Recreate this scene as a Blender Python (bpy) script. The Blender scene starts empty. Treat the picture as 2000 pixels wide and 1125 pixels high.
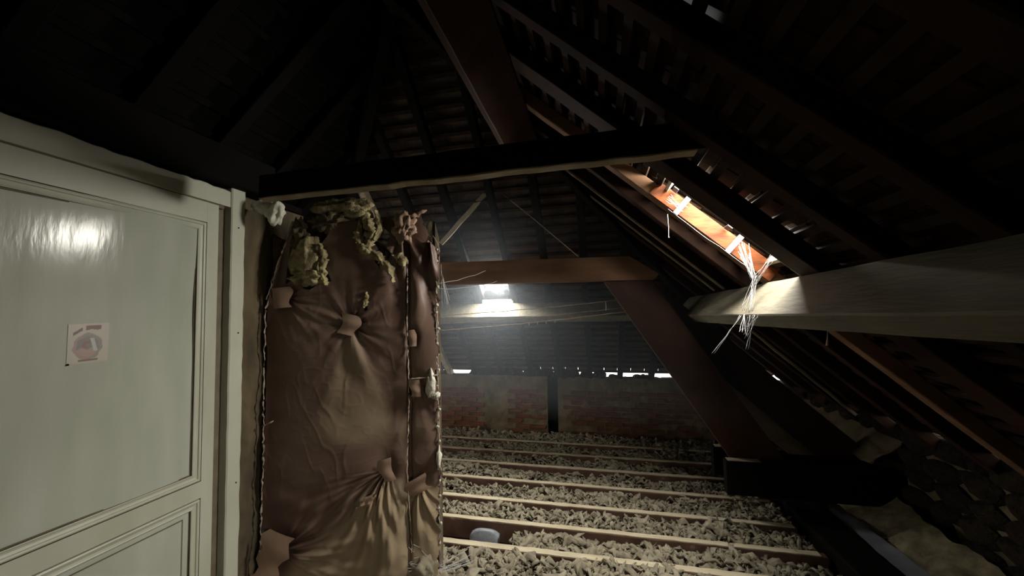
import bpy, math, random
import numpy as np
from mathutils import Vector, Matrix
random.seed(7); rng = np.random.default_rng(7)
H = 1.55                      # eye height above the joists; below, z is counted from the eye and H is added on linking
scene = bpy.context.scene
C = scene.collection

# ---------------------------------------------------------------- camera
def camera():
    y, p, r = map(math.radians, (12.4, 4.2, 0.7))
    f = Vector((-math.sin(y)*math.cos(p), math.cos(y)*math.cos(p), math.sin(p)))
    ri = Vector((math.cos(y), math.sin(y), 0)); up = ri.cross(f)
    R = ri*math.cos(r) - up*math.sin(r); U = up*math.cos(r) + ri*math.sin(r)
    m = Matrix((R, U, -f)).transposed().to_4x4()
    cd = bpy.data.cameras.new('camera'); co = bpy.data.objects.new('camera', cd)
    m.translation = Vector((0, 0, H)); co.matrix_world = m
    cd.sensor_width = 36; cd.lens = 36*750/2000; cd.clip_start = .02; cd.clip_end = 100
    C.objects.link(co); scene.camera = co
camera()
# ---------------------------------------------------------------- light
scene.view_settings.view_transform = 'Standard'; scene.view_settings.look = 'None'
scene.view_settings.exposure = 0.6; scene.view_settings.gamma = 1.0
scene.view_settings.use_curve_mapping = False
W = bpy.data.worlds.new('sky'); scene.world = W; W.use_nodes = True
W.node_tree.nodes['Background'].inputs[0].default_value = (1.0, .93, .84, 1)
W.node_tree.nodes['Background'].inputs[1].default_value = 3.5
try:
    scene.cycles.use_denoising = True; scene.cycles.max_bounces = 8; scene.cycles.diffuse_bounces = 5
    scene.cycles.sample_clamp_indirect = 4; scene.cycles.caustics_reflective = False
    scene.cycles.volume_bounces = 0; scene.cycles.volume_step_rate = 4
except Exception: pass
A90 = .9; NR = Vector((A90, 0, 1)).normalized()          # both slopes fall .9 in 1
NH = Vector((0, A90, 1)).normalized()
CR, CH = .99, 3.95                                         # rafter undersides: .9x+z=CR, .9y+z=CH
RD = .10                                                   # extra of c at the rafter tops
def area(name, loc, normal, sx, sy, power, col, yaxis):
    l = bpy.data.lights.new(name, 'AREA'); l.shape = 'RECTANGLE'; l.size = sx; l.size_y = sy
    l.energy = power; l.color = col
    o = bpy.data.objects.new(name, l); z = -Vector(normal).normalized(); yv = Vector(yaxis).normalized(); xv = yv.cross(z)
    m = Matrix((xv, yv, z)).transposed().to_4x4(); m.translation = Vector(loc)+Vector((0, 0, H)); o.matrix_world = m
    C.objects.link(o); return o
def rpt(x, y, dc=0): return Vector((x, y, CR+dc-.9*x))     # a point on the right slope
def hpt(x, y, dc=0): return Vector((x, y, CH+dc-.9*y))
DR = Vector((.743, 0, -.669)); DH = Vector((0, .743, -.669))
area('daylight_right_skylight', rpt(.67, 2.165, .26), -NR, .33, .56, 44, (1, .96, .86), DR)
area('added_rear_fill', rpt(1.40, -.55, .14), -NR, .5, .7, 12, (1, .93, .80), DR)  # fill light added behind the viewer, no window known there
area('daylight_far_skylight', hpt(-1.09, 4.10, .13), -NH, .33, .30, 42, (1, .96, .88), DH)

# ---------------------------------------------------------------- materials
def mat(name, c1, c2=None, rough=.8, scale=6, stretch=(1, 1, 1), bump=.2, dist=.004, detail=6, coat=0, c3=None, sp=.5, emit=None):
    m = bpy.data.materials.new(name); m.use_nodes = True; nt = m.node_tree; b = nt.nodes['Principled BSDF']
    b.inputs['Roughness'].default_value = rough; b.inputs['Coat Weight'].default_value = coat
    b.inputs['Specular IOR Level'].default_value = sp
    c2 = c2 or tuple(v*.6 for v in c1)
    tc = nt.nodes.new('ShaderNodeTexCoord'); mp = nt.nodes.new('ShaderNodeMapping'); mp.inputs['Scale'].default_value = stretch
    n = nt.nodes.new('ShaderNodeTexNoise'); n.inputs['Scale'].default_value = scale; n.inputs['Detail'].default_value = detail
    rp = nt.nodes.new('ShaderNodeValToRGB'); rp.color_ramp.elements[0].position = .32; rp.color_ramp.elements[1].position = .68
    rp.color_ramp.elements[0].color = (*c2, 1); rp.color_ramp.elements[1].color = (*c1, 1)
    if c3:
        e = rp.color_ramp.elements.new(.8); e.color = (*c3, 1)
    nt.links.new(tc.outputs['Object'], mp.inputs[0]); nt.links.new(mp.outputs[0], n.inputs['Vector'])
    nt.links.new(n.outputs['Fac'], rp.inputs[0]); nt.links.new(rp.outputs[0], b.inputs['Base Color'])
    if bump:
        n2 = nt.nodes.new('ShaderNodeTexNoise'); n2.inputs['Scale'].default_value = scale*3; n2.inputs['Detail'].default_value = 8
        bp = nt.nodes.new('ShaderNodeBump'); bp.inputs['Strength'].default_value = bump; bp.inputs['Distance'].default_value = dist
        nt.links.new(mp.outputs[0], n2.inputs['Vector']); nt.links.new(n2.outputs['Fac'], bp.inputs['Height'])
        nt.links.new(bp.outputs[0], b.inputs['Normal'])
    return m
M = {}
M['paint'] = mat('old_cream_paint', (.50, .51, .42), (.42, .42, .33), .42, 5, (1, 1, .5), .25, .002)
M['paint_gloss'] = mat('glossy_cream_paint', (.46, .48, .41), (.39, .41, .34), .15, 8, (1, 1, .25), .5, .002, sp=.22)
M['groove'] = mat('dirty_brown_paint', (.16, .13, .085), (.10, .08, .05), .7, 9)
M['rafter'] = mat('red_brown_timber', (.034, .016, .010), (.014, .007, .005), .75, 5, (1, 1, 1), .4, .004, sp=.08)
M['dark'] = mat('shade_dark_timber', (.005, .0042, .0036), (.003, .0026, .002), .85, 5, (1, 1, 1), .4, sp=.08)  # near-black base puts the shade of unlit timbers into the colour
M['red'] = mat('red_brown_beam', (.052, .026, .016), (.027, .014, .010), .7, 5, (1, .4, 1), .4, sp=.08)
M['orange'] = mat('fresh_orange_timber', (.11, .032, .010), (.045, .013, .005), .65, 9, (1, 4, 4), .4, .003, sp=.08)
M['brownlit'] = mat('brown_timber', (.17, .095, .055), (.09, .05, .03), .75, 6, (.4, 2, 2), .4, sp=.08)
M['purlin'] = mat('dusty_pale_timber', (.125, .112, .075), (.085, .074, .05), .8, 7, (3, .5, 3), .7, .006)
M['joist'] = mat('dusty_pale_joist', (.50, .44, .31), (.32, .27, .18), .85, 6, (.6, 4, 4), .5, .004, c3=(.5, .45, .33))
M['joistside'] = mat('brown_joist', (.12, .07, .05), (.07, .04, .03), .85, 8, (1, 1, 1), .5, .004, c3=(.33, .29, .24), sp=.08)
M['lath'] = mat('grey_brown_lath', (.034, .020, .013), (.016, .010, .007), .85, 12, sp=.08)
M['palelath'] = mat('pale_lath', (.34, .28, .19), (.22, .18, .12), .85, 12)
M['tile'] = mat('old_clay_tile', (.045, .020, .012), (.012, .008, .006), .85, 3, c3=(.055, .032, .02), sp=.08)
M['htile'] = mat('grey_dusty_tile', (.10, .08, .062), (.045, .036, .03), .85, 5, sp=.08)
M['brick'] = mat('red_brick', (.115, .046, .028), (.06, .034, .022), .9, 16, bump=.5, sp=.08)
M['mortar'] = mat('tan_mortar', (.14, .112, .066), (.065, .052, .033), .95, 5, bump=.8, dist=.02, sp=.08)
M['stone'] = mat('rubble_stone', (.03, .024, .016), (.014, .011, .008), .95, 6, bump=.9, dist=.02, sp=.08)
M['wool'] = mat('loose_grey_wool', (.30, .265, .19), (.15, .13, .09), .95, 14, bump=.8, dist=.006)
M['dust'] = mat('dusty_floor', (.19, .16, .11), (.11, .09, .065), .95, 8, bump=.8, dist=.01)
M['yellow'] = mat('yellow_glass_wool', (.42, .36, .19), (.11, .08, .04), .95, 18, bump=1, dist=.008)
M['oldwool'] = mat('old_yellow_wool', (.17, .145, .08), (.06, .045, .025), .95, 12, bump=1, dist=.008)
M['olive'] = mat('olive_brown_wool', (.115, .085, .045), (.05, .038, .022), .95, 9, (1, 1, .4), 1, .015)
M['tape'] = mat('tan_paper_patch', (.33, .22, .155), (.26, .17, .12), .6, 9, bump=.2)
M['flange'] = mat('pale_paper_edge', (.36, .29, .23), (.22, .17, .13), .7, 20)
M['white'] = mat('white_plaster', (.62, .60, .50), (.45, .43, .36), .9, 18, bump=.8, dist=.006)
M['web'] = mat('cobweb_silk', (.45, .45, .46), (.34, .34, .35), .6, 10, bump=0)
M['metal'] = mat('galvanised_strap', (.05, .056, .066), (.034, .038, .046), .45, 20, bump=.1)
M['greymetal'] = mat('dull_grey_metal', (.20, .22, .24), (.13, .14, .16), .5, 40, bump=.3, dist=.002)
M['plastic'] = mat('blue_grey_sheet', (.19, .21, .23), (.12, .13, .145), .45, 9)
M['blank'] = mat('blank_sheet', (.05, .04, .035), (.03, .025, .02), .9, 5, bump=0)
# kraft paper with a dust coat given per vertex
def kraft():
    m = mat('brown_kraft_paper', (.125, .067, .053), (.095, .05, .041), .36, 7, bump=.25, dist=.002)
    nt = m.node_tree; b = nt.nodes['Principled BSDF']; rp = [n for n in nt.nodes if n.type == 'VALTORGB'][0]
    at = nt.nodes.new('ShaderNodeAttribute'); at.attribute_name = 'dust'
    mx = nt.nodes.new('ShaderNodeMix'); mx.data_type = 'RGBA'; mx.inputs[7].default_value = (.30, .23, .145, 1)
    nt.links.new(at.outputs['Fac'], mx.inputs[0]); nt.links.new(rp.outputs[0], mx.inputs[6]); nt.links.new(mx.outputs[2], b.inputs['Base Color'])
    ma = nt.nodes.new('ShaderNodeMath'); ma.operation = 'MULTIPLY_ADD'; ma.inputs[1].default_value = .4; ma.inputs[2].default_value = .5
    nt.links.new(at.outputs['Fac'], ma.inputs[0]); nt.links.new(ma.outputs[0], b.inputs['Roughness'])
    return m
M['kraft'] = kraft()
def vcolmat(name, rough):
    m = bpy.data.materials.new(name); m.use_nodes = True; nt = m.node_tree; b = nt.nodes['Principled BSDF']
    at = nt.nodes.new('ShaderNodeAttribute'); at.attribute_name = 'print'; nt.links.new(at.outputs['Color'], b.inputs['Base Color'])
    b.inputs['Roughness'].default_value = rough; return m
M['print'] = vcolmat('printed_sticker', .4)

# ---------------------------------------------------------------- mesh helpers
def link(name, me, parent=None, loc=(0, 0, 0), **kw):
    o = bpy.data.objects.new(name, me); C.objects.link(o)
    if parent is not None: o.parent = parent
    o.location = loc
    for k, v in kw.items(): o[k] = v
    return o
def world_base(o):
    v = Vector(o.location)
    while o.parent: o = o.parent; v += Vector(o.location)
    return v
def build(name, verts, faces, m, parent=None, smooth=False, mats=None, fm=None, **kw):
    """verts are in eye-relative world coordinates"""
    V = np.asarray(verts, float).reshape(-1, 3).copy(); V[:, 2] += H
    if parent is not None: base = np.array(world_base(parent)); loc = (0, 0, 0)
    else:
        base = np.array([(V[:, 0].min()+V[:, 0].max())/2, (V[:, 1].min()+V[:, 1].max())/2, V[:, 2].min()]); loc = tuple(base)
    V -= base
    me = bpy.data.meshes.new(name); me.from_pydata(V.tolist(), [], faces if isinstance(faces, list) else faces.tolist())
    for mm in (mats or [m]): me.materials.append(M[mm] if isinstance(mm, str) else mm)
    if fm is not None: me.polygons.foreach_set('material_index', fm)
    if smooth: me.polygons.foreach_set('use_smooth', [True]*len(me.polygons))
    me.update()
    return link(name, me, parent, loc, **kw)
def thing(name, loc, label=None, category=None, group=None, kind=None):
    o = bpy.data.objects.new(name, None); C.objects.link(o); o.location = (loc[0], loc[1], loc[2]+H); o.empty_display_size = .05
    if label: o['label'] = label
    if category: o['category'] = category
    if group: o['group'] = group
    if kind: o['kind'] = kind
    return o
BOXF = [(0, 1, 3, 2), (4, 6, 7, 5), (0, 4, 5, 1), (2, 3, 7, 6), (0, 2, 6, 4), (1, 5, 7, 3)]
def boxv(o, a, b, c):
    """corner o, edges a, b, c"""
    o, a, b, c = map(Vector, (o, a, b, c))
    return [o+a*i+b*j+c*k for i in (0, 1) for j in (0, 1) for k in (0, 1)], BOXF
def fixn(V, F):  # outward normals for convex body
    cen = sum((Vector(v) for v in V), Vector())/len(V); out = []
    for f in F:
        p = [Vector(V[i]) for i in f]; n = (p[1]-p[0]).cross(p[2]-p[1])
        out.append(tuple(f) if n.dot(p[0]-cen) >= 0 else tuple(reversed(f)))
    return out
def box(name, lo, hi, m, parent=None, **kw):
    V, F = boxv(lo, (hi[0]-lo[0], 0, 0), (0, hi[1]-lo[1], 0), (0, 0, hi[2]-lo[2])); return build(name, V, fixn(V, F), m, parent, **kw)
def timber(name, p0, p1, u, v, m, parent=None, seg=14, wob=.003, chip=.004, mats=None, **kw):
    """hand-sawn timber from corner p0 to p1, section vectors u, v, arrises worn unevenly"""
    p0, p1, u, v = map(Vector, (p0, p1, u, v)); V = []; F = []; R = random.Random(hash(name+str(round(p0.x+p0.y*3, 3))) & 0xffff)
    R = random.Random(int((p0.x*31+p0.y*17+p0.z*7)*1000) & 0xffffff)
    c = min(u.length, v.length)*.09
    un, vn = u.normalized(), v.normalized(); ul, vl = u.length, v.length
    for i in range(seg+1):
        t = i/seg; o = p0.lerp(p1, t)
        if 0 < i < seg: o = o+un*R.uniform(-wob, wob)+vn*R.uniform(-wob, wob)
        cc = [c*.4+R.uniform(0, chip) for _ in range(4)]
        for (a, b) in ((cc[0], 0), (ul-cc[1], 0), (ul, cc[1]), (ul, vl-cc[2]), (ul-cc[2], vl), (cc[3], vl), (0, vl-cc[3]), (0, cc[0])):
            V.append(o+un*a+vn*b)
    d = (p1-p0); flip = un.cross(vn).dot(d) < 0
    for i in range(seg):
        for k in range(8):
            q = (i*8+k, i*8+(k+1) % 8, (i+1)*8+(k+1) % 8, (i+1)*8+k); F.append(tuple(reversed(q)) if flip else q)
    e0 = tuple(range(7, -1, -1)); e1 = tuple(range(seg*8, seg*8+8))
    F += [tuple(reversed(e0)), tuple(reversed(e1))] if flip else [e0, e1]
    return build(name, V, F, m, parent, mats=mats, **kw)
def prism(name, poly, y0, y1, m, parent=None, **kw):
    """polygon in x-z extruded in y"""
    n = len(poly); V = [(x, y0, z) for x, z in poly]+[(x, y1, z) for x, z in poly]
    ar = sum(poly[i][0]*poly[(i+1) % n][1]-poly[(i+1) % n][0]*poly[i][1] for i in range(n))
    F = [tuple(range(n)), tuple(range(2*n-1, n-1, -1))]+[((i+1) % n, i, i+n, (i+1) % n+n) for i in range(n)]
    if ar < 0: F = [tuple(reversed(f)) for f in F]
    return build(name, V, F, m, parent, **kw)
def tubev(pts, r, n=6, taper=None):
    V = []; F = []; pts = [Vector(p) for p in pts]; k = len(pts)
    for i, p in enumerate(pts):
        d = (pts[min(i+1, k-1)]-pts[max(i-1, 0)]).normalized(); a = d.cross(Vector((0, 0, 1)))
        if a.length < .1: a = d.cross(Vector((1, 0, 0)))
        a.normalize(); b = d.cross(a); rr = (r[i] if isinstance(r, (list, tuple)) else r)
        for j in range(n): V.append(p+(a*math.cos(6.2832*j/n)+b*math.sin(6.2832*j/n))*rr)
    for i in range(k-1):
        for j in range(n): F.append((i*n+j, i*n+(j+1) % n, (i+1)*n+(j+1) % n, (i+1)*n+j))
    F += [tuple(range(n-1, -1, -1)), tuple(range((k-1)*n, k*n))]
    return V, F
class MB:
    def __init__(s): s.V = []; s.F = []
    def add(s, V, F): n = len(s.V); s.V += [tuple(v) for v in V]; s.F += [tuple(i+n for i in f) for f in F]; return s
    def build(s, name, m, parent=None, **kw): return build(name, s.V, s.F, m, parent, **kw)
def vnoise(P, s, seed=0):
    """cheap smooth value noise for arrays of points, about -1..1"""
    r = np.random.default_rng(seed); out = np.zeros(len(P))
    for k in range(5):
        w = r.normal(size=P.shape[1]); w /= np.linalg.norm(w); w2 = r.normal(size=P.shape[1]); w2 /= np.linalg.norm(w2)
        out += np.sin(P@w*s*(1+.5*k)+r.uniform(0, 6)+1.5*np.sin(P@w2*s*.8+r.uniform(0, 6)))/(1+.4*k)
    return out/2.4
import bmesh
def ico(sub=2):
    bm = bmesh.new(); bmesh.ops.create_icosphere(bm, subdivisions=sub, radius=1)
    V = np.array([v.co[:] for v in bm.verts]); F = np.array([[v.index for v in f.verts] for f in bm.faces]); bm.free(); return V, F
ICO2 = ico(2); ICO3 = ico(3); ICO4 = ico(4)
def lump(name, c, size, m, parent=None, seed=0, rough=.35, fr=3, I=None, **kw):
    V, F = I or ICO3; d = 1+rough*vnoise(V, fr, seed)+rough*.5*vnoise(V, fr*2.6, seed+1)
    P = V*d[:, None]*np.array(size)+np.array(c); return build(name, P, F, m, parent, smooth=True, **kw)

# ================================================================ ROOM SHELL
YB, XW, ZT = 5.3, 2.10, -.83       # far wall face, right wall face, wall tops
FL = -1.72
fl = box('floor', (-4.6, -2.0, FL-.08), (2.5, 5.6, FL), 'mortar', kind='structure')
fl['label'] = 'dusty boarding under the joists'
# far wall: mortar backing with single bricks
wf = thing('wall_far', (-.6, YB, FL), 'low far wall of brick and smeared mortar under the hip', kind='structure')
def mortar_wall(name, x0, x1, y0, dy, seed, parent):
    nx, nz = int((x1-x0)/.03)+1, 32; V = []; F = []
    xs = np.linspace(x0, x1, nx); zs = np.linspace(FL, ZT, nz)
    P = np.array([(x, z) for z in zs for x in xs]); n = .010*vnoise(P, 9, seed)+.006*vnoise(P, 27, seed+3)
    front = [(P[i, 0], y0+n[i], P[i, 1]+(.012*vnoise(P[i:i+1], 14, 5)[0] if P[i, 1] > ZT-.01 else 0)) for i in range(len(P))]
    k = len(front); back = [(x, y0+dy, z) for x, z in ((x0, FL), (x1, FL), (x1, ZT), (x0, ZT))]
    for j in range(nz-1):
        for i in range(nx-1): F.append((j*nx+i, j*nx+i+1, (j+1)*nx+i+1, (j+1)*nx+i))
    F.append((k+1, k, k+3, k+2)); F.append(tuple(list(range((nz-1)*nx, nz*nx))+[k+2, k+3]))
    F.append(tuple([k]+[j*nx for j in range(nz)][::1]+[k+3])[::-1]); F.append(tuple([k+1, k+2]+[j*nx+nx-1 for j in range(nz-1, -1, -1)])[::-1])
    return build(name, front+back, F, 'mortar', parent)
mortar_wall('mortar_bed', -4.55, -.69, YB, .12, 3, wf)
mortar_wall('mortar_bed', -.55, 2.45, YB+.02, .12, 8, wf)
box('chase_back', (-.70, YB+.09, FL), (-.54, YB+.12, ZT), 'dark', wf)
bmv, bmf = boxv((-.5, -.5, -.5), (1, 0, 0), (0, 1, 0), (0, 0, 1)); bmf = fixn(bmv, bmf)
def piece_mesh(name, m, dims, bev=.006, jit=.15, seed=0):
    """a bevelled, slightly irregular block sharing one mesh between pieces"""
    bm = bmesh.new(); bmesh.ops.create_cube(bm, size=1); r = random.Random(seed)
    for v in bm.verts: v.co = Vector((v.co.x*dims[0], v.co.y*dims[1], v.co.z*dims[2]))
    bmesh.ops.bevel(bm, geom=bm.edges[:], offset=bev, segments=1, affect='EDGES')
    for v in bm.verts: v.co += Vector([r.uniform(-1, 1)*bev*jit*3 for _ in range(3)])
    me = bpy.data.meshes.new(name); bm.to_mesh(me); bm.free(); me.materials.append(M[m]); return me
bricks = [piece_mesh('brick', 'brick', (.205, .07, .052), .006, .4, i) for i in range(4)]
nb = 0
for r in range(11):
    z = ZT-.075-r*.0665
    x = -2.45+(r % 2)*.108
    while x < 1.2 and nb < 215:
        smear = vnoise(np.array([[x, z*1.8]]), 2.3, 21)[0]
        left = x < -.80; right = -.43 < x
        ok = (left and (x < -1.62 or x > -1.18 or smear > .45) and z < -1.02) or (right and z < -1.0 and smear > -.5)
        if left and (x > -1.62 and x < -1.18) and smear < .45: ok = False
        if random.random() < .10: ok = False
        if ok and not (-.80 <= x <= -.43):
            o = link('brick', bricks[nb % 4], wf, (x+.6, .022+(.02 if right else 0)+random.uniform(-.004, .004), z-FL)); nb += 1
            o.rotation_euler = (0, random.uniform(-.02, .02), random.uniform(-.02, .02))
        x += .218
# loose rubble along the top of the far wall, breaking the slit of daylight
stone_me = []
for i in range(5):
    V, F = ICO2; P = V*(1+.3*vnoise(V, 2.5, 40+i))[:, None]; me = bpy.data.meshes.new('stone'); me.from_pydata((P*.5).tolist(), [], F.tolist()); me.materials.append(M['stone']); stone_me.append(me)
x = -2.5
while x < 1.4:
    s = random.uniform(.04, .13); hgt = random.uniform(.08, .15) if x < .05 else random.uniform(.04, .10)
    if -2.2 < x < -1.8 or .25 < x < .5 or (.7 < x < 1.0): hgt = .02
    o = link('stone', random.choice(stone_me), wf, (x+.6, .05, ZT-FL+hgt*.3)); o.scale = (s*1.3, .12, hgt); o.rotation_euler = (0, 0, random.uniform(0, 3)); x += s*random.uniform(.6, 1.1)
# right wall of rubble
wr = thing('wall_right', (XW, 1.5, FL), 'low rubble wall along the right eave', kind='structure')
box('mortar_bed', (XW+.03, -2.0, FL), (XW+.16, 5.45, ZT+.0), 'mortar', wr)
for r in range(7):
    y = .9+random.uniform(0, .2)
    while y < 5.2:
        w = random.uniform(.16, .30); hh = random.uniform(.11, .15)
        o = link('stone', random.choice(stone_me), wr, (.035, y+w/2-1.5, .06+r*.128)); o.scale = (.13, w*1.06, hh*1.15); o.rotation_euler = (random.uniform(-.1, .1), 0, 0); y += w
y = 1.0
while y < 5.0:
    w = random.uniform(.05, .2); hh = random.uniform(.05, .11)
    if random.random() < .93:
        o = link('stone', random.choice(stone_me), wr, (.06, y-1.5, ZT-FL+.01)); o.scale = (.14, w, hh)
    y += w*.8
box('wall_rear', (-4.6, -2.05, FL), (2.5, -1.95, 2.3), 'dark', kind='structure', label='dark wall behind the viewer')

# ================================================================ ROOF
XR, ZR = -1.2, CR+1.08             # ridge of the rafter undersides
def clipseg(y, x0, x1):            # right slope: keep x > y-3.29 (hip line y = x+3.29)
    return max(x0, y-3.27), x1
S1 = (.42, .905, 1.995, 2.33)      # right skylight hole x0 x1 y0 y1
S3 = (1.06, 1.76, -.95, -.12)  # added hole behind the viewer for the fill light
S4 = (.20, .37, 1.12, 1.26)  # added hole that feeds daylight to the pale chips
S2 = (-1.25, -.93, 3.97, 4.24)
roof_r = thing('ceiling', (0, 2, .99), 'right roof slope of rafters, laths and clay tiles', kind='structure')
RY = [(-1.85, .07), (-1.46, .07), (-1.38, .07), (-.08, .07), (.31, .07), (.69, .08), (1.07, .07), (1.45, .07), (1.84, .15), (2.33, .08), (2.64, .07), (3.02, .08), (3.42, .08), (3.82, .08), (4.22, .08), (4.62, .08)]
for y, w in RY:
    x0, x1 = clipseg(y+w/2, XR, 2.16)
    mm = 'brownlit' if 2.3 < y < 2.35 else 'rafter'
    a = rpt(x0, y); b = rpt(x1, y)
    timber('rafter', a, b, (0, w, 0), NR*RD*.743, mm, roof_r, seg=30, wob=.0015, chip=.004)
def inhole(x0, x1, y0, y1, S): return x1 > S[0] and x0 < S[1] and y1 > S[2] and y0 < S[3]
# laths, one part each
dx = .0803; LZ = RD+.001
def lath_r(x, y0, y1):
    V, F = boxv(rpt(x, y0, LZ), DR*.038, (0, y1-y0, 0), NR*.02)
    return build('lath', V, fixn(V, F), 'lath', roof_r)
i = 0; x = XR+.03
while x < 2.2:
    yend = min(5.2, x+3.36)
    segs = [(-1.9, yend)]
    for S in (S3, S1):
        if S[0]-.02 < x < S[1]+.0: segs = [s for (a, b) in segs for s in ((a, S[2]), (S[3], b))]
    for a, b in segs:
        if b-a > .03: lath_r(x, a, b)
    x += dx; i += 1
# clay tiles on the right slope: the nearest in view as parts, the rest joined
def tile_mesh(name, m):
    bm = bmesh.new(); bmesh.ops.create_cube(bm, size=1)
    for v in bm.verts: v.co = Vector((v.co.x*.166, v.co.y*.20, v.co.z*.012))
    bmesh.ops.bevel(bm, geom=[e for e in bm.edges], offset=.003, segments=1, affect='EDGES')
    me = bpy.data.meshes.new(name); bm.to_mesh(me); bm.free(); me.materials.append(M[m]); return me
tme = tile_mesh('roof_tile', 'tile'); rest = MB(); nt_ = 0
Rm = Matrix((Vector((0, 1, 0)), -DR, NR)).transposed()
tv = [Vector((a*.083, b*.10, c*.006)) for a in (-1, 1) for b in (-1, 1) for c in (-1, 1)]
k = 0; x = XR+.05
while x < 2.10:
    y = -1.9+(k % 2)*.085
    while y < min(5.25, x+3.42):
        if not any(inhole(x-.06, x+.055, y-.08, y+.08, S) for S in (S1, S3)) and not inhole(x-.03, x+.03, y-.04, y+.04, S4):
            c = rpt(x, y, RD+.066+.006*random.random()); Q = Rm @ Matrix.Rotation(-.06+random.uniform(-.02, .02), 3, 'X') @ Matrix.Rotation(random.uniform(-.02, .02), 3, 'Z')
            near = -.45 < x < 1.45 and .62 < y < 2.3
            if near and nt_ < 270:
                o = link('roof_tile', tme, roof_r, (c.x, c.y-2, c.z-.99)); o.rotation_euler = Q.to_euler(); nt_ += 1
            else:
                rest.add([c+Q@v for v in tv], fixn([c+Q@v for v in tv], BOXF))
        y += .172
    x += dx; k += 1
rest.build('roof_tile_field', 'tile', roof_r, kind='stuff')
def panelbox(name, pts, n, th, m, parent):
    V = [Vector(p) for p in pts]+[Vector(p)+Vector(n)*th for p in pts]; k = len(pts)
    F = [tuple(range(k)), tuple(range(k, 2*k))]+[(i, (i+1) % k, (i+1) % k+k, i+k) for i in range(k)]
    return build(name, V, fixn(V, F), m, parent)
def cover(name, S, x0, x1, yfn, parent):
    cells = [(x0, S3[0], None), (S3[0], S3[1], S3), (S3[1], x1, None)]
    out = MB()
    xs = sorted({x0, S1[0], S1[1], S3[0], S3[1], S4[0], S4[1], x1})
    for a, b in zip(xs[:-1], xs[1:]):
        m_ = (a+b)/2; segs = [(-1.95, None)]
        hol = [h for h in (S3, S4, S1) if h[0] <= m_ <= h[1]]
        ys = [-1.95]
        for h in hol: ys += [h[2], h[3]]
        for i in range(0, len(ys), 2):
            last = i+1 >= len(ys)
            ya = ys[i]; q = [rpt(a, ya, .20), rpt(b, ya, .20)]
            q += [rpt(b, b+3.6, .20), rpt(a, a+3.6, .20)] if last else [rpt(b, ys[i+1], .20), rpt(a, ys[i+1], .20)]
            V = q+[p+NR*.01 for p in q]; out.add(V, fixn(V, [(0, 1, 2, 3), (4, 5, 6, 7), (0, 1, 5, 4), (1, 2, 6, 5), (2, 3, 7, 6), (3, 0, 4, 7)]))
    return out.build(name, 'blank', parent)
M['scrap'] = mat('translucent_scrap', (.3, .3, .3), (.22, .22, .22), .8, 30, bump=0)
_nt = M['scrap'].node_tree; _t = _nt.nodes.new('ShaderNodeBsdfTranslucent'); _t.inputs[0].default_value = (.12, .125, .125, 1)
_nt.links.new(_t.outputs[0], _nt.nodes['Material Output'].inputs['Surface'])
V, F = boxv(rpt(.12, 1.0, .185), DR*.45, (0, .34, 0), NR*.002); build('added_scrap', V, fixn(V, F), 'scrap', roof_r, label='added translucent scrap that dims daylight between the laths')  # added sheet under the hole, tones the sky down to pale chips
cover('leak_block_sheet', None, XR-.05, 2.03, None, roof_r)  # unseen sheet added above the tiles to stop daylight leaking in
# hip slope over the far wall
roof_h = thing('ceiling', (0, 4, 0), 'far hip slope of jack rafters, laths and grey tiles', kind='structure')
for xj in (-2.14, -1.75, -1.36, -.93, -.54, -.15, .24, .63, 1.02, 1.41):
    y0 = max(xj+3.29 if xj > -1.2 else .89-xj, 2.15)+.02; w = .07 if xj != -.93 else .06
    hm = 'dark' if xj > -2.1 else 'palelath'
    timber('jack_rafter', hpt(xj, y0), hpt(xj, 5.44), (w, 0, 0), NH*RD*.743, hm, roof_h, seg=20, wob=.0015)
y = 2.2
hrest = MB()
while y < 5.40:
    x0, x1 = -(y-.89)-.02, y-3.29+.05
    x0 = max(x0, -4.4)
    segs = [(x0, x1)]
    if S2[2]-.03 < y < S2[3]: segs = [(x0, S2[0]), (S2[1], x1)]
    for a, b in segs:
        if b-a > .05:
            V, F = boxv(hpt(a, y, LZ), (b-a, 0, 0), DH*.03, NH*.02); build('lath', V, fixn(V, F), 'lath', roof_h)
            # one course of tiles: single tiles side by side
            xx = a
            while xx < b-.02:
                ww = min(.172, b-xx); dz = random.uniform(0, .006)
                V, F = boxv(hpt(xx+.002, y-.06, RD+.075+dz), (ww-.004, 0, 0), DH*.19-NH*.018, NH*.012); hrest.add(V, fixn(V, F)); xx += .172
    y += dx
hrest.build('roof_tile_field', 'htile', roof_h, kind='stuff')
co = MB()
for (xa, xb, ya, yb) in ((-4.6, S2[0], 1.9, 5.24), (S2[1], 2.2, 1.9, 5.24), (S2[0], S2[1], 1.9, S2[2]-.02), (S2[0], S2[1], S2[3]+.01, 5.24)):
    V, F = boxv(hpt(xa, ya, .215), (xb-xa, 0, 0), hpt(0, yb)-hpt(0, ya), NH*.01); co.add(V, fixn(V, F))
co.build('leak_block_sheet', 'blank', roof_h)  # added out of sight to block leaks through the hip tiles
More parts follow.
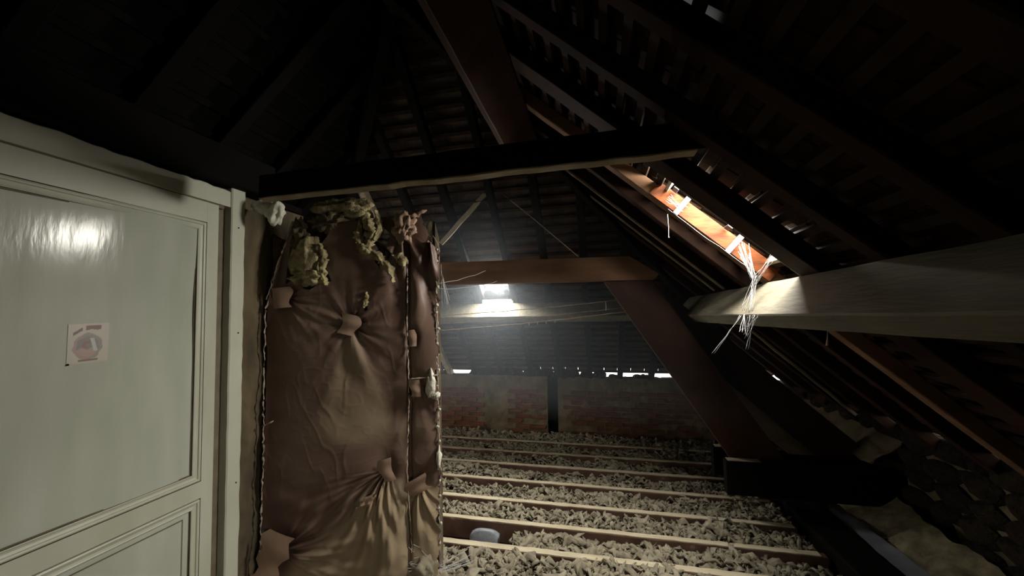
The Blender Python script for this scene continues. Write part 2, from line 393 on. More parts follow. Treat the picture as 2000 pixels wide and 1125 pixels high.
# left slope, almost black
roof_l = thing('ceiling', (-2.5, 1.5, 1), 'left roof slope lost in the dark above the door', kind='structure')
def lpt(x, y, dc=0): return Vector((x, y, ZR+dc+.9*(x-XR)))
NL = Vector((-.9, 0, 1)).normalized()
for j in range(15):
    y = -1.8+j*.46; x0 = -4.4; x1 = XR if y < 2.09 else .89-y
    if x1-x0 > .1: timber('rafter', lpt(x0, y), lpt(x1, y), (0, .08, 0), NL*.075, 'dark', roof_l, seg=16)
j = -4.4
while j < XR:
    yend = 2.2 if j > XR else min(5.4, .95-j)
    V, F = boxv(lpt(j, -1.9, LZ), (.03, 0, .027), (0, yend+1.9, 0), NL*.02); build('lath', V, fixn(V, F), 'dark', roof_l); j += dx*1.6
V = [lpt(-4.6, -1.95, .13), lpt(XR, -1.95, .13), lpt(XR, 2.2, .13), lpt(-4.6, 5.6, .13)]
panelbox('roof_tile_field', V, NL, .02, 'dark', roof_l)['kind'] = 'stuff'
timber('ridge_beam', (XR-.04, -1.95, ZR-.12), (XR-.04, 2.15, ZR-.12), (.08, 0, 0), (0, 0, .2), 'dark', None, label='dark ridge beam high above the viewer where both slopes meet', category='beam')
box('trim_8', (XR-.12, -1.95, ZR+.12), (XR+.12, 2.3, ZR+.20), 'blank', kind='structure', label='ridge capping')
# hip rafter on the right
def beam2p(name, a, b, w, h, m, **kw):
    a, b = Vector(a), Vector(b); d = (b-a).normalized(); s = d.cross(Vector((0, 0, 1))).normalized(); u = s.cross(d)
    return timber(name, a-s*w/2-u*h/2, b-s*w/2-u*h/2, s*w, u*h, m, seg=24, **kw)
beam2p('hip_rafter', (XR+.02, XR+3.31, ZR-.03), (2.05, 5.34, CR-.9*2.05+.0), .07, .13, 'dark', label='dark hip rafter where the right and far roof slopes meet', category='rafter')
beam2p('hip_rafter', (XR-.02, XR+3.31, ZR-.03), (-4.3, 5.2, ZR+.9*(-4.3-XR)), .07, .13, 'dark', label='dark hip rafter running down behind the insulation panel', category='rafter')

# ================================================================ PURLINS AND TRUSS
# lower purlin, set square to the rafters
d1, n1 = Vector((.743, 0, -.669)), Vector((.669, 0, .743))
c1 = Vector((.75, 0, -.0075))
timber('purlin', c1+Vector((0, -1.9, 0)), c1+Vector((0, 4.12, 0)), d1*.093, n1*.236, 'purlin', None, seg=50, wob=.002,
       label='pale dusty purlin at eye level, partly lit below the right skylight', category='beam')
zb = 1.155; cu = Vector((-.505*zb, 0, zb))-d1*.074
timber('purlin', cu+Vector((0, -1.9, 0)), cu+Vector((0, 2.95, 0)), d1*.074, n1*.262, 'red', None, seg=40, wob=.002,
       label='thick red-brown purlin overhead, rising out of the top of the picture', category='beam')
dh, nh = Vector((0, .743, -.669)), Vector((0, .669, .743))
ch = Vector((0, 4.04, -.0075))
timber('purlin', ch+Vector((-2.9, 0, 0)), ch+Vector((.80, 0, 0)), dh*.09, nh*.21, 'purlin', None, seg=40, wob=.002,
       label='pale purlin below the far skylight, crossing the hip slope', category='beam')
YT = 3.45; s = YT/3.6
def T(pts, k=s): return [(x*k, z*k) for x, z in pts]
prism('tie_beam', T([(-2.3, .33), (.50, .31), (.55, .36), (.30, .53), (-2.3, .555)]), YT, YT+.12, 'brownlit', label='brown horizontal truss beam just above the far skylight', category='beam')
prism('truss_strut', T([(.073, .305), (.486, .305), (1.66, -1.51), (1.255, -1.51)]), YT+.002, YT+.118, 'red', label='wide red-brown slanting strut standing on the floor joists', category='strut')
k2 = YT/3.55
prism('principal_rafter', [(x*k2, z*k2) for x, z in [(.44, .36), (1.696, -.767), (2.16, -1.19), (1.74, -1.19), (1.543, -1.012), (.50, -.05), (.40, .30)]], YT+.121, YT+.20, 'rafter', label='dark sloping truss rafter running from the truss beam down to the right wall', category='rafter')
prism('board', [(x*k2, z*k2) for x, z in [(.95, -.55), (1.02, -.50), (1.74, -1.19), (1.55, -1.19), (1.346, -1.023)]], YT+.205, YT+.235, 'palelath', label='pale board wedged under the sloping truss rafter', category='board')
timber('floor_tie', (.95, YT-.085, -1.40), (2.12, YT-.085, -1.40), (0, .08, 0), (0, 0, .255), 'dark', None, seg=8, label='front one of the two short ties clasping the foot of the strut', category='beam')
timber('floor_tie', (.945, YT+.24, -1.38), (2.12, YT+.24, -1.38), (0, .08, 0), (0, 0, .235), 'dark', None, seg=8, label='rear one of the two short ties clasping the foot of the strut', category='beam')
for yy, zz, lab in ((YT-.08, -1.143, 'front'), (YT+.245, -1.143, 'rear')):
    box('pale_top', (.965, yy+.004, zz-.001), (1.20, yy+.07, zz+.002), 'palelath', bpy.data.objects['floor_tie' if lab == 'front' else 'floor_tie.001'])  # light on the tie tops painted as short pale strips
# collar across two common rafters
a = Vector((-1.60, 1.53, .592)); b = Vector((.42, 1.53, .625))
timber('collar_beam', a, b, (0, .065, 0), (0, 0, .115), 'dark', None, seg=26, wob=.002, label='thin dark collar crossing the attic above the insulation panel', category='beam')
timber('lit_edge', a+Vector((0, .002, -.006)), b+Vector((-.03, .002, -.006)), (0, .06, 0), (0, 0, .008), 'palelath', bpy.data.objects['collar_beam'], seg=26, label='pale strip painted as a lit underside')  # light from below painted as a pale strip under the collar
# king plank + wire over the truss beam
timber('brace_plank', (-1.47, 3.42, .72), (-.925, 3.30, 1.19), (.035, 0, -.028), (0, .02, 0), 'palelath', None, seg=8, label='thin slanting plank rising left of the far skylight', category='board')
V, F = tubev([(-.905, 3.305, 1.195), (-.52, 3.38, .86), (-.15, 3.45, .525)], .004, 5); build('wire', V, F, 'palelath', smooth=True, label='straight wire slanting down to the brown truss beam', category='wire')
for y, r, lab in ((3.20, .007, 'left'), (2.985, .008, 'right')):
    aa, bb = rpt(-.25, y+.02, -.012), rpt(.885, y-.02, -.012); V, F = boxv(aa, bb-aa, (0, .012, 0), NR*-.012)
    build('batten', V, fixn(V, F), 'palelath', label=('further' if lab == 'left' else 'nearer')+' one of two thin pale battens running down under the right rafters', category='batten')
timber('batten', rpt(.99, 3.40, -.06), rpt(1.98, 3.62, -.03), (0, .02, 0), NR*.02, 'palelath', None, seg=10, label='thin pale batten below the purlin, running down to the right wall', category='batten')

# ================================================================ SKYLIGHTS
sk = thing('skylight', tuple(rpt(.66, 2.16, .05)), 'narrow skylight in the right slope with orange timber reveal and two straps', 'skylight')
zs0 = .0
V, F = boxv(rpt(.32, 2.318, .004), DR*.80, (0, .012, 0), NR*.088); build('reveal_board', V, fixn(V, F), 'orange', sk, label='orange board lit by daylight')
V, F = boxv(rpt(.40, 1.991, .0), DR*.70, (0, .004, 0), NR*.068); build('reveal_board', V, fixn(V, F), 'palelath', sk)
for xs in (.44, .70):
    V, F = boxv(rpt(xs, 2.303, -.012), DR*.030, (0, .015, 0), NR*.115); build('strap', V, fixn(V, F), 'metal', sk)
    V, F = boxv(rpt(xs, 2.24, .115), DR*.030, (0, .07, 0), NR*.004); build('strap', V, fixn(V, F), 'metal', sk)
for xs in (.40, .90):
    V, F = boxv(rpt(xs, 1.99, .09), DR*.02, (0, .34, 0), NR*.06); build('frame_bar', V, fixn(V, F), 'palelath', sk)
sk2 = thing('skylight', tuple(hpt(-1.09, 4.1, .05)), 'small glaring skylight in the far hip slope with a dirty lower edge', 'skylight')
for xa, xb in ((S2[0]-.03, S2[0]), (S2[1], S2[1]+.02)):
    V, F = boxv(hpt(xa, 3.93, .02), (xb-xa, 0, 0), DH*.46, NH*.12); build('frame_bar', V, fixn(V, F), 'lath', sk2)
mb = MB(); rr = random.Random(3)
pts = []; n = 26
for i in range(n+1):
    t = i/n; h = .022+.055*abs(math.sin(t*5+.6))**2*(1 if t < .42 or t > .75 else .1)+rr.uniform(0, .015)
    pts.append((S2[0]+t*(S2[1]-S2[0]), h))
for i in range(n):
    (xa, ha), (xb, hb) = pts[i], pts[i+1]
    V = []
    for dep in (.09, .098):
        base = hpt(0, 4.245, dep)
        V += [base+Vector((xa, 0, 0)), base+Vector((xb, 0, 0)), base+Vector((xb, 0, 0))-DH*hb*1.4, base+Vector((xa, 0, 0))-DH*ha*1.4]
    mb.add(V, fixn(V, [(0, 1, 2, 3), (4, 5, 6, 7), (0, 1, 5, 4), (3, 2, 6, 7), (0, 3, 7, 4), (1, 2, 6, 5)]))
mb.build('dirt_crust', 'lath', sk2)
V, F = boxv(hpt(S2[0], 4.04, .10), (S2[1]-S2[0], 0, 0), DH*.008, NH*.008); build('glazing_bar', V, fixn(V, F), 'lath', sk2)
box('sill_board', (S2[0]-.02, 4.19, .10), (S2[1]+.02, 4.20, .19), 'palelath', sk2)
fill_frame = thing('skylight', tuple(rpt(1.4, -.55, .05)), 'added opening behind the viewer for a soft fill light', 'skylight')  # invented opening that goes with the rear fill light
for y_ in (-.97, -.12):
    V, F = boxv(rpt(1.03, y_, .0), DR*.96, (0, .02, 0), NR*.10); build('frame_bar', V, fixn(V, F), 'palelath', fill_frame)

# ================================================================ DOOR WALL
def lean(V): return [(x, y-.022*(z+.4), z) for x, y, z in V]
def lbox(name, lo, hi, m, parent=None, **kw):
    V, F = boxv(lo, (hi[0]-lo[0], 0, 0), (0, hi[1]-lo[1], 0), (0, 0, hi[2]-lo[2])); V = [tuple(v) for v in V]
    return build(name, lean(V), fixn([Vector(v) for v in V], F), m, parent, **kw)
XD = -2.0
dr = thing('door_1', (XD, 1.2, FL), 'cream panelled door with a glossy upper panel and a faded sticker', kind='structure')
Y0, Y1 = .78, 1.690
PY0, PY1 = .86, 1.628
DB = -1.50
lbox('stile', (XD-.04, PY1, DB), (XD, Y1, .622), 'paint', dr)
lbox('stile', (XD-.04, Y0, DB), (XD, PY0, .622), 'paint', dr)
lbox('rail', (XD-.04, PY0, .515), (XD-.0005, PY1, .622), 'paint', dr)
lbox('rail', (XD-.04, PY0, -.905), (XD-.0005, PY1, -.822), 'paint', dr)
lbox('rail', (XD-.04, PY0, DB), (XD-.0005, PY1, -1.36), 'paint', dr)
def grid_panel(name, y0, y1, z0, z1, x, m, parent, amp, seed):
    ny, nz = 50, 60; ys = np.linspace(y0, y1, ny); zs = np.linspace(z0, z1, nz)
    P = np.array([(y, z) for z in zs for y in ys]); n = amp*vnoise(P*np.array([1, .35]), 16, seed)+amp*1.3*vnoise(P, 3.2, seed+1)
    if z1 > 0: n = n-.0125*np.cos((P[:, 0]-.78)*math.pi/.6)-.007+.008*np.sin((P[:, 1]-.20)*math.pi/.55)*np.clip((P[:, 1]+.2)/.3, 0, 1)
    V = [(x+n[i], P[i, 0], P[i, 1]) for i in range(len(P))]
    F = [(j*ny+i, j*ny+i+1, (j+1)*ny+i+1, (j+1)*ny+i) for j in range(nz-1) for i in range(ny-1)]
    k = len(V); V += [(x-.04, y0, z0), (x-.04, y1, z0), (x-.04, y1, z1), (x-.04, y0, z1)]; F += [(k+3, k+2, k+1, k)]
    F += [tuple(list(range(ny-1, -1, -1))+[k, k+1]), tuple(list(range((nz-1)*ny, nz*ny))+[k+2, k+3])]
    return build(name, lean(V), F, m, parent, smooth=True)
grid_panel('panel', PY0, PY1, -.822, .515, XD-.014, 'paint_gloss', dr, .0005, 4)
grid_panel('panel', PY0, PY1, -1.36, -.905, XD-.014, 'paint_gloss', dr, .0006, 9)
def moulding(y0, y1, z0, z1, prof, m):
    """mitred frame; prof = list of (inset, depth from the door face)"""
    V = []; F = []
    for (i, d) in prof:
        V += [(XD+d, y0+i, z0+i), (XD+d, y1-i, z0+i), (XD+d, y1-i, z1-i), (XD+d, y0+i, z1-i)]
    for k in range(len(prof)-1):
        for j in range(4): F.append((k*4+j, k*4+(j+1) % 4, (k+1)*4+(j+1) % 4, (k+1)*4+j))
    return build('moulding', lean(V), F, m, dr, mats=['paint', 'groove'], fm=[1 if prof[k+1][1] < -.0085 and prof[k][1] <= -.0 and (prof[k][0] < .004 or prof[k][0] > .042) and prof[k+1][0]-prof[k][0] < .006 else 0 for k in range(len(prof)-1) for j in range(4)])
prof = [(0, 0), (.0005, -.010), (.0045, -.010), (.005, .002), (.011, .005), (.017, .003), (.019, -.003), (.028, -.006), (.036, -.004), (.041, -.001), (.044, -.003), (.0445, -.0125), (.0485, -.0125), (.049, -.0145)]
moulding(PY0, PY1, -.822, .515, prof, 'paint')
moulding(PY0, PY1, -1.36, -.905, prof, 'paint')
# raised line inside the lower panel
moulding(PY0+.075, PY1-.075, -1.30, -.975, [(0, -.013), (.001, -.0095), (.004, -.009), (.0055, -.0145)], 'paint')
# frame: rebate, jamb post, head
lbox('trim_1', (XD-.035, Y1, -1.6), (XD-.028, 1.752, .66), 'groove', kind='structure', label='brown rebate between door and post')
V, F = boxv((XD-.10, 1.748, -1.62), (.125, 0, 0), (0, .086, 0), (0, 0, 2.36)); 
def post():
    seg = 40; V = []; F = []; R = random.Random(5)
    for i in range(seg+1):
        z = -1.62+2.36*i/seg
        w = [R.uniform(-.003, .003) for _ in range(4)]; c = .006
        for (x, y) in ((XD-.10, 1.748), (XD+.022-c, 1.748+w[0]*.4), (XD+.022, 1.748+c+w[0]*.4), (XD+.022, 1.834-c+w[1]), (XD+.022-c*1.5, 1.834+w[1]), (XD-.10, 1.834)): V.append((x, y, z))
    for i in range(seg):
        for k in range(6): F.append((i*6+k, i*6+(k+1) % 6, (i+1)*6+(k+1) % 6, (i+1)*6+k))
    F += [tuple(range(5, -1, -1)), tuple(range(seg*6, seg*6+6))]
    return build('trim_2', lean(V), F, 'paint', kind='structure', label='cream painted door post beside the insulation')
post()
def head():
    seg = 40; V = []; F = []; R = random.Random(9)
    for i in range(seg+1):
        y = .4+(1.745-.4)*i/seg; top = .722+R.uniform(-.004, .004)+(.006 if y < 1.1 else 0)
        for (x, z) in ((XD-.08, .628), (XD+.012, .628), (XD+.012, top-.006), (XD+.004, top), (XD-.08, top)): V.append((x, y-.02, z))
    for i in range(seg):
        for k in range(5): F.append((i*5+k, (i+1)*5+k, (i+1)*5+(k+1) % 5, i*5+(k+1) % 5)[::-1])
    F += [tuple(range(5)), tuple(range(seg*5, seg*5+5))[::-1]]
    return build('trim_3', V, F, 'paint', kind='structure', label='cream painted head board over the door')
head()
box('trim_4', (XD-.03, .4, .610), (XD-.002, 1.70, .630), 'groove', kind='structure', label='dark joint under the head board')
box('wall_left', (XD-.14, -2.0, FL), (XD-.05, .76, .72), 'paint', kind='structure', label='partition wall left of the door')
box('wall_left', (XD-.14, 1.80, FL), (XD-.06, 2.35, .74), 'olive', kind='structure', label='partition wall beside the post')
box('trim_5', (-4.5, -2.0, .74), (XD-.03, 2.3, .78), 'dark', kind='structure', label='dark boarding over the small room')
timber('ceiling_beam', (XD-.02, -1.9, .735), (XD-.02, 1.95, .735), (.10, 0, 0), (0, 0, .20), 'dark', None, seg=26, label='dark brown beam lying over the door head', category='beam')
# nail hole and nails in post
for (y, z) in ((1.800, -.075), (1.79, .52), (1.805, -.9)):
    V, F = tubev([(XD+.018, y-.022*(z+.4), z), (XD+.0235, y-.022*(z+.4), z)], .0045, 8); build('nail_hole', V, F, 'dark', bpy.data.objects['trim_2'])
# sticker
def sticker():
    n = 64; y0, y1, z0, z1 = 1.100, 1.225, -.171, -.011; V = []; F = []; col = []
    for j in range(n):
        for i in range(n):
            u, v = i/(n-1), j/(n-1); zz = z0+(z1-z0)*v+.006*u; yy = y0+(y1-y0)*u; V.append((XD-.0122-.0125*math.cos((yy+.022*(zz+.4)-.78)*math.pi/.6)-.007+.008*math.sin((zz-.20)*math.pi/.55)*min(1, max(0, (zz+.2)/.3)), yy, zz))
            c = np.array([.43, .38, .31]) if u > .12 else np.array([.40, .38, .32])
            w = .03*math.sin(u*23+v*9)+.03*math.sin(v*31)
            r = math.hypot((u-.48)/.36, (v-.42)/.33)+w
            if r < 1: c = np.array([.30, .20, .17]) if u+w < .55-.2*v else np.array([.22, .20, .17])
            if r < .78: c = np.array([.34, .22, .19]) if v+w < .34 else np.array([.17, .16, .145])
            if .36 < u+w < .5 and .38 < v < .56: c = np.array([.20, .10, .085])
            if abs(u-.62+.3*(v-.5)) < .05 and .3 < v < .62: c = np.array([.42, .41, .37])
            if .42 < u < .80 and .83+w*.3 < v < .94: c = np.array([.15, .055, .045])
            if abs((v-.80)-(u-.22)*.55) < .04 and .12 < u < .34: c = np.array([.12, .05, .04])
            if .26 < u < .74 and .05 < v < .10: c = np.array([.16, .09, .075])
            col.append((*c, 1))
    for j in range(n-1):
        for i in range(n-1): F.append((j*n+i, j*n+i+1, (j+1)*n+i+1, (j+1)*n+i))
    k = len(V); 
    o = build('sticker', V, F, 'print', label='small faded square sticker on the glossy door panel', category='sticker')
    ca = o.data.color_attributes.new('print', 'FLOAT_COLOR', 'POINT'); ca.data.foreach_set('color', np.array(col, dtype=np.float32).ravel())
sticker()
V, F = tubev([(XD-.024, 1.103, -.168), (XD-.014, 1.103, -.168)], .004, 8); build('pin', V, F, 'dark', smooth=False, label='dark pin at the lower left corner of the sticker', category='pin')

# ================================================================ INSULATION PANEL
ins = thing('insulation_panel', (-1.45, 2.1, -1.7), 'torn brown paper-faced insulation batts hung in the corner beside the door post', 'insulation')
def PX(x, z, off=0):          # on the leaning panel plane; off towards the viewer
    return Vector((x+.183*off-.016*(z+.4), 2.0+(x+2.0)*.187-.983*off, z))
patches = [(-1.883, .13, .11, .125, .1), (-1.468, -.04, .105, .125, -.25), (-1.094, -.125, .05, .10, .1), (-1.076, -.422, .06, .10, 0), (-1.249, -.895, .075, .13, .25), (-1.067, -.983, .13, .09, .5), (-1.906, -1.38, .15, .29, -.35)]
def panel():
    nx, nz = 250, 520; xs = np.linspace(-2.03, -.925, nx); zs = np.linspace(-1.70, .80, nz)
    X, Z = np.meshgrid(xs, zs); P = np.stack([X.ravel(), Z.ravel()], 1); X = X.ravel(); Z = Z.ravel()
    d = .012*vnoise(P, 4, 1)+.004*vnoise(P, 13, 2)
    # soft pillow between seams
    d += .03*np.clip(1-((X+1.55)/.42)**2, 0, 1)*.8+.016*np.clip(1-((X+1.03)/.09)**2, 0, 1)
    def fold(cx, cz, n, amp, L, ph, a0=None, a1=None, wob=.6):
        dx_, dz_ = X-cx, Z-cz; r = np.hypot(dx_, dz_)+1e-4; th = np.arctan2(dz_, dx_)
        w = np.exp(-r/L)*np.clip(r/.04, 0, 1)
        if a0 is not None:
            m_ = (a0+a1)/2; hw = (a1-a0)/2; dd = (th-m_+np.pi) % (2*np.pi)-np.pi; w = w*np.clip(1.4-np.abs(dd)/hw*1.2, 0, 1)
        s_ = np.sin(n*(th+wob*.25*np.sin(r*9+ph))+ph); s_ = np.sign(s_)*np.abs(s_)**.8+.35*np.sin(2.3*n*th+ph*2)
        return amp*s_*w
    d += fold(-1.883, .13, 14, .012, .22, .3, -1.3, .5)
    d += fold(-1.468, -.04, 9, .010, .22, 1.0)
    d += fold(-1.468, -.04, 5, .012, .32, 2.0, -2.6, -.5)
    d += fold(-1.076, -.422, 8, .010, .18, .2, -2.4, -.8)
    d += fold(-1.249, -.895, 22, .022, .45, .8, -2.95, -1.25)
    d += fold(-1.067, -.983, 12, .018, .30, .5, -2.4, -.6)
    d += fold(-1.906, -1.38, 18, .020, .38, .1, -.5, 1.1)
    d += fold(-1.15, .55, 12, .018, .3, .4, -2.2, -.7)
    d += fold(-.98, .50, 9, .03, .5, .4, -2.0, -1.1)
    for (cx, cz, w, h, a) in patches: d -= .030*np.exp(-(((X-cx)/(w*.7))**2+((Z-cz)/(h*.7))**2))
    d -= .022*np.exp(-((X+1.118)/.012)**2)
    rg = 1-np.abs(vnoise(P*np.array([1, .6]), 17, 91)); d += .0016*np.clip(rg-.72, 0, 1)/.28*np.clip(.5+vnoise(P, 5, 92), 0, 1.2)
    rg = 1-np.abs(vnoise(P*np.array([.7, 1]), 30, 93)); d += .0012*np.clip(rg-.7, 0, 1)/.3*np.clip(.4+vnoise(P, 4, 94), 0, 1.2)
    # big billow at the bottom right
    d += .06*np.exp(-((X+1.22)/.12)**2)*np.clip((-.95-Z)/.5, 0, 1)
    V = [PX(X[i], Z[i], d[i]) for i in range(len(X))]
    top = [(-2.05, .56), (-1.93, .62), (-1.86, .63), (-1.76, .62), (-1.70, .56), (-1.58, .60), (-1.50, .70), (-1.38, .70), (-1.32, .60), (-1.22, .62), (-1.12, .62), (-1.03, .64), (-1.00, .56), (-.95, .50), (-.92, .42)]
    tx = np.array([t[0] for t in top]); tz = np.array([t[1] for t in top])
    lim = np.interp(X, tx, tz)+.012*np.sin(X*70)+.008*np.sin(X*173)
    rl = -.945+.010*np.sin(Z*23)+.007*np.sin(Z*61+1)+.004*np.sin(Z*140)-.09*np.clip((Z-.42)/.2, 0, 1)+.02*np.exp(-((Z+.95)/.12)**2)+.03*np.exp(-((Z-.3)/.1)**2)
    ll = -1.995+.004*np.sin(Z*19)+.17*np.clip((Z-.13)/.5, 0, 1)
    hole = ((np.hypot((X+1.37)/.012, (Z-.10)/.055)+.0) < 1) | ((X > -1.88+.22*np.clip((Z-.20)/.4, 0, 1)*.3) & (X < -1.64-.05*np.sin(Z*20)) & (Z > .21+.03*np.sin(X*30)) & (Z < .56))
    hole |= (np.abs(X+1.27+.28*(Z-.42)) < .045+.02*np.sin(Z*40)) & (Z > .30) & (Z < .58)
    keep = (Z < lim) & (X < rl) & (X > ll) & ~hole
    idx = np.arange(nx*nz).reshape(nz, nx); a, b, c, e = idx[:-1, :-1].ravel(), idx[:-1, 1:].ravel(), idx[1:, 1:].ravel(), idx[1:, :-1].ravel()
    kf = keep[a] & keep[b] & keep[c] & keep[e]; F = np.stack([a, b, c, e], 1)[kf]
    used = np.unique(F); re = -np.ones(nx*nz, int); re[used] = np.arange(len(used))
    o = build('paper_facing', [V[i] for i in used], re[F], 'kraft', ins, smooth=True)
    dust = .12+.10*vnoise(P, 6, 31)+.30*np.clip(vnoise(P*np.array([.6, 1]), 9, 35)-.1, 0, 1)*np.clip(1-np.abs(Z+.50)/.25, 0, 1)*2
    # pale fan below the middle patch, dusty drapes at the bottom
    fan = np.clip(1-np.abs(X+1.46+.05*(Z+.1))/(.03+.22*np.clip((-.06-Z)/.55, 0, 1)), 0, 1)*np.clip((-.06-Z)/.1, 0, 1)*np.clip((Z+.78)/.25, 0, 1)
    dust += .42*np.minimum(fan*4, 1)
    dust += .75*np.clip((-.92-Z-.9*(np.clip(-1.28-X, 0, 1)))/.12, 0, 1)
    dust += .35*np.clip((X+1.10)/.02, 0, 1)*np.clip((-.95-Z)/.1, 0, 1)+.25*np.clip((Z-.1)/.3, 0, 1)*0
    dust += np.clip(d-.035, 0, 1)*5
    at = o.data.attributes.new('dust', 'FLOAT', 'POINT'); at.data.foreach_set('value', np.clip(dust, 0, .92)[used].astype(np.float32))
    return o
panel()
# backing batt of dark wool behind the paper
def slab():
    nx, nz = 60, 100; xs = np.linspace(-2.0, -.965, nx); zs = np.linspace(-1.72, .55, nz); P = np.array([(x, z) for z in zs for x in xs])
    d = -.055+.014*vnoise(P, 11, 6)+.010*vnoise(P, 30, 7)
    V = [PX(P[i, 0], P[i, 1]+(.06*math.sin(P[i, 0]*11) if P[i, 1] > .5 else 0), d[i]) for i in range(len(P))]; k = len(V)
    V += [PX(x, z, -.17) for x, z in ((-2.0, -1.72), (-.965, -1.72), (-.965, .52), (-2.0, .52))]
    F = [(j*nx+i, j*nx+i+1, (j+1)*nx+i+1, (j+1)*nx+i) for j in range(nz-1) for i in range(nx-1)]
    F += [(k+1, k, k+3, k+2), tuple(list(range((nz-1)*nx, nz*nx))+[k+2, k+3]), tuple([j*nx+nx-1 for j in range(nz)][::-1]+[k+1, k+2])[::-1], tuple(list(range(nx))[::-1]+[k, k+1])]
    build('wool_batt', V, F, 'olive', ins, smooth=True)
slab()
# side of the corner: olive-brown wool between post and facing
def side():
    nz, ny = 120, 14; V = []; zs = np.linspace(-1.72, .66, nz); ys = np.linspace(1.80, 2.03, ny); P = np.array([(y, z) for z in zs for y in ys])
    d = .014*vnoise(P*np.array([1, .5]), 14, 61)+.007*vnoise(P, 37, 62)
    V = [(XD-.035+d[i], P[i, 0]+.022*0, P[i, 1]) for i in range(len(P))]
    F = [(j*ny+i, j*ny+i+1, (j+1)*ny+i+1, (j+1)*ny+i) for j in range(nz-1) for i in range(ny-1)]
    build('wool_edge', V, F, 'olive', ins, smooth=True)
side()
# paper patches
for i, (cx, cz, w, h, a) in enumerate(patches):
    bm = bmesh.new(); bmesh.ops.create_grid(bm, x_segments=8, y_segments=8, size=.5); r = random.Random(i+2); ca, sa = math.cos(a), math.sin(a); V = []; F = []
    for v in bm.verts:
        u, t = v.co.x*w*(1+.15*math.sin(t_*6) if (t_ := v.co.y) else 1), v.co.y*h
        u += .12*w*math.sin(t*50+i); xx, zz = cx+u*ca-t*sa, cz+u*sa+t*ca
        V.append(PX(xx, zz, .026+.006*math.cos(v.co.x*3.1)+.004*math.sin(v.co.y*9+i)+(.02 if i == 6 else 0)+(.02*v.co.y if i in (0, 5) else 0)))
    F = [tuple(x.index for x in f.verts) for f in bm.faces]; bm.free(); n = len(V); V2 = [v+Vector((-.001, .004, 0)) for v in V]
    o = build('paper_patch', V+V2, F+[tuple(k+n for k in reversed(f)) for f in F], 'tape', ins, smooth=True)
# ragged pale edges: left, seam, right
def strip(pts, r, seed, wob, off=.02, name='paper_edge', m='flange', blobs=0):
    R = random.Random(seed); P = []
    for k in range(len(pts)-1):
        (xa, za), (xb, zb_) = pts[k], pts[k+1]; n = max(2, int(math.hypot(xb-xa, zb_-za)/.018))
        for j in range(n): t = j/n; P.append((xa+(xb-xa)*t+R.uniform(-wob, wob), za+(zb_-za)*t))
    V, F = tubev([PX(x, z, off+R.uniform(-.004, .004)) for x, z in P], [r*R.uniform(.5, 1.5) for _ in P], 6)
    return build(name, V, F, m, ins, smooth=True)
strip([(-1.995, -1.6), (-1.985, -.9), (-1.992, -.3), (-1.99, .05), (-1.965, .15), (-1.88, .45), (-1.83, .60), (-1.76, .62)], .0045, 1, .004, .015)
strip([(-1.975, .12), (-1.90, .36), (-1.84, .50)], .004, 5, .004, .035)
strip([(-1.118, .35), (-1.122, 0), (-1.115, -.5), (-1.13, -.9), (-1.105, -1.3), (-1.10, -1.6)], .0035, 2, .002, .022)
strip([(-.945, -1.55), (-.95, -1.1), (-.935, -.9), (-.95, -.5), (-.94, -.2), (-.95, .2), (-.925, .42), (-.97, .52)], .0028, 3, .004, .005)
strip([(-1.985, -.64), (-1.90, -.60)], .005, 8, .002, .03)
strip([(-1.11, -.37), (-1.02, -.36), (-.93, -.34)], .006, 9, .002, .022)
# yellow wool spilling through the tears
def woolstrand(pts, r, seed, m='yellow', off=.04):
    R = random.Random(seed); P = []; RR = []
    for k in range(len(pts)-1):
        (xa, za), (xb, zb_) = pts[k], pts[k+1]; n = max(3, int(math.hypot(xb-xa, zb_-za)/.010))
        for j in range(n): t = j/n; P.append(PX(xa+(xb-xa)*t+R.uniform(-.004, .004), za+(zb_-za)*t, off+R.uniform(-.004, .006))); RR.append(r*R.uniform(.7, 1.3))
    N = 13; V = []; K = len(P); ks = np.repeat(np.arange(K), N); us = np.tile(np.linspace(-1, 1, N), K)
    q = np.column_stack([ks*.55, us*1.6, np.zeros(K*N)+seed]); n1 = vnoise(q, 1.0, seed); n2 = vnoise(q*2.6, 1.0, seed+5); ed = vnoise(np.column_stack([np.arange(K)*.8, np.ones(K)*seed]), 1.0, seed+9)
    for k in range(K):
        t = (P[min(k+1, K-1)]-P[max(k-1, 0)]).normalized(); fw = Vector((.18, -.98, 0)); sd = t.cross(fw).normalized(); e = min(1, 3.0*min(k, K-1-k)/K+.25)
        for j_ in range(N):
            u = us[k*N+j_]; w = RR[k]*e*1.7*(1+.45*ed[k])*(1+.12*n2[k*N+j_])
            V.append(P[k]+sd*w*u+fw*(r*1.3*(1-u*u)*(1+.3*n1[k*N+j_])+r*.45*n2[k*N+j_]))
    V2 = [v+Vector((-.0012, .006, 0)) for v in V]; L = K*N
    F = [(k*N+j_, k*N+j_+1, (k+1)*N+j_+1, (k+1)*N+j_) for k in range(K-1) for j_ in range(N-1)]; F += [tuple(x+L for x in reversed(f)) for f in F]
    return build('torn_wool', V+V2, F, m, ins, smooth=True)
lump('torn_wool', PX(-1.75, .37, .015), (.10, .045, .15), 'yellow', ins, 3, .4, 2.6, ICO4)
lump('torn_wool', PX(-1.72, .25, .03), (.11, .03, .045), 'yellow', ins, 7, .5, 4, ICO4)
lump('torn_wool', PX(-1.79, .50, .01), (.05, .03, .09), 'olive', ins, 8, .6, 4, ICO4)
lump('torn_wool', PX(-1.52, .66, .03), (.17, .05, .065), 'yellow', ins, 11, .45, 3, ICO4)
lump('torn_wool', PX(-1.60, .60, .03), (.10, .04, .05), 'olive', ins, 13, .6, 5, ICO4)
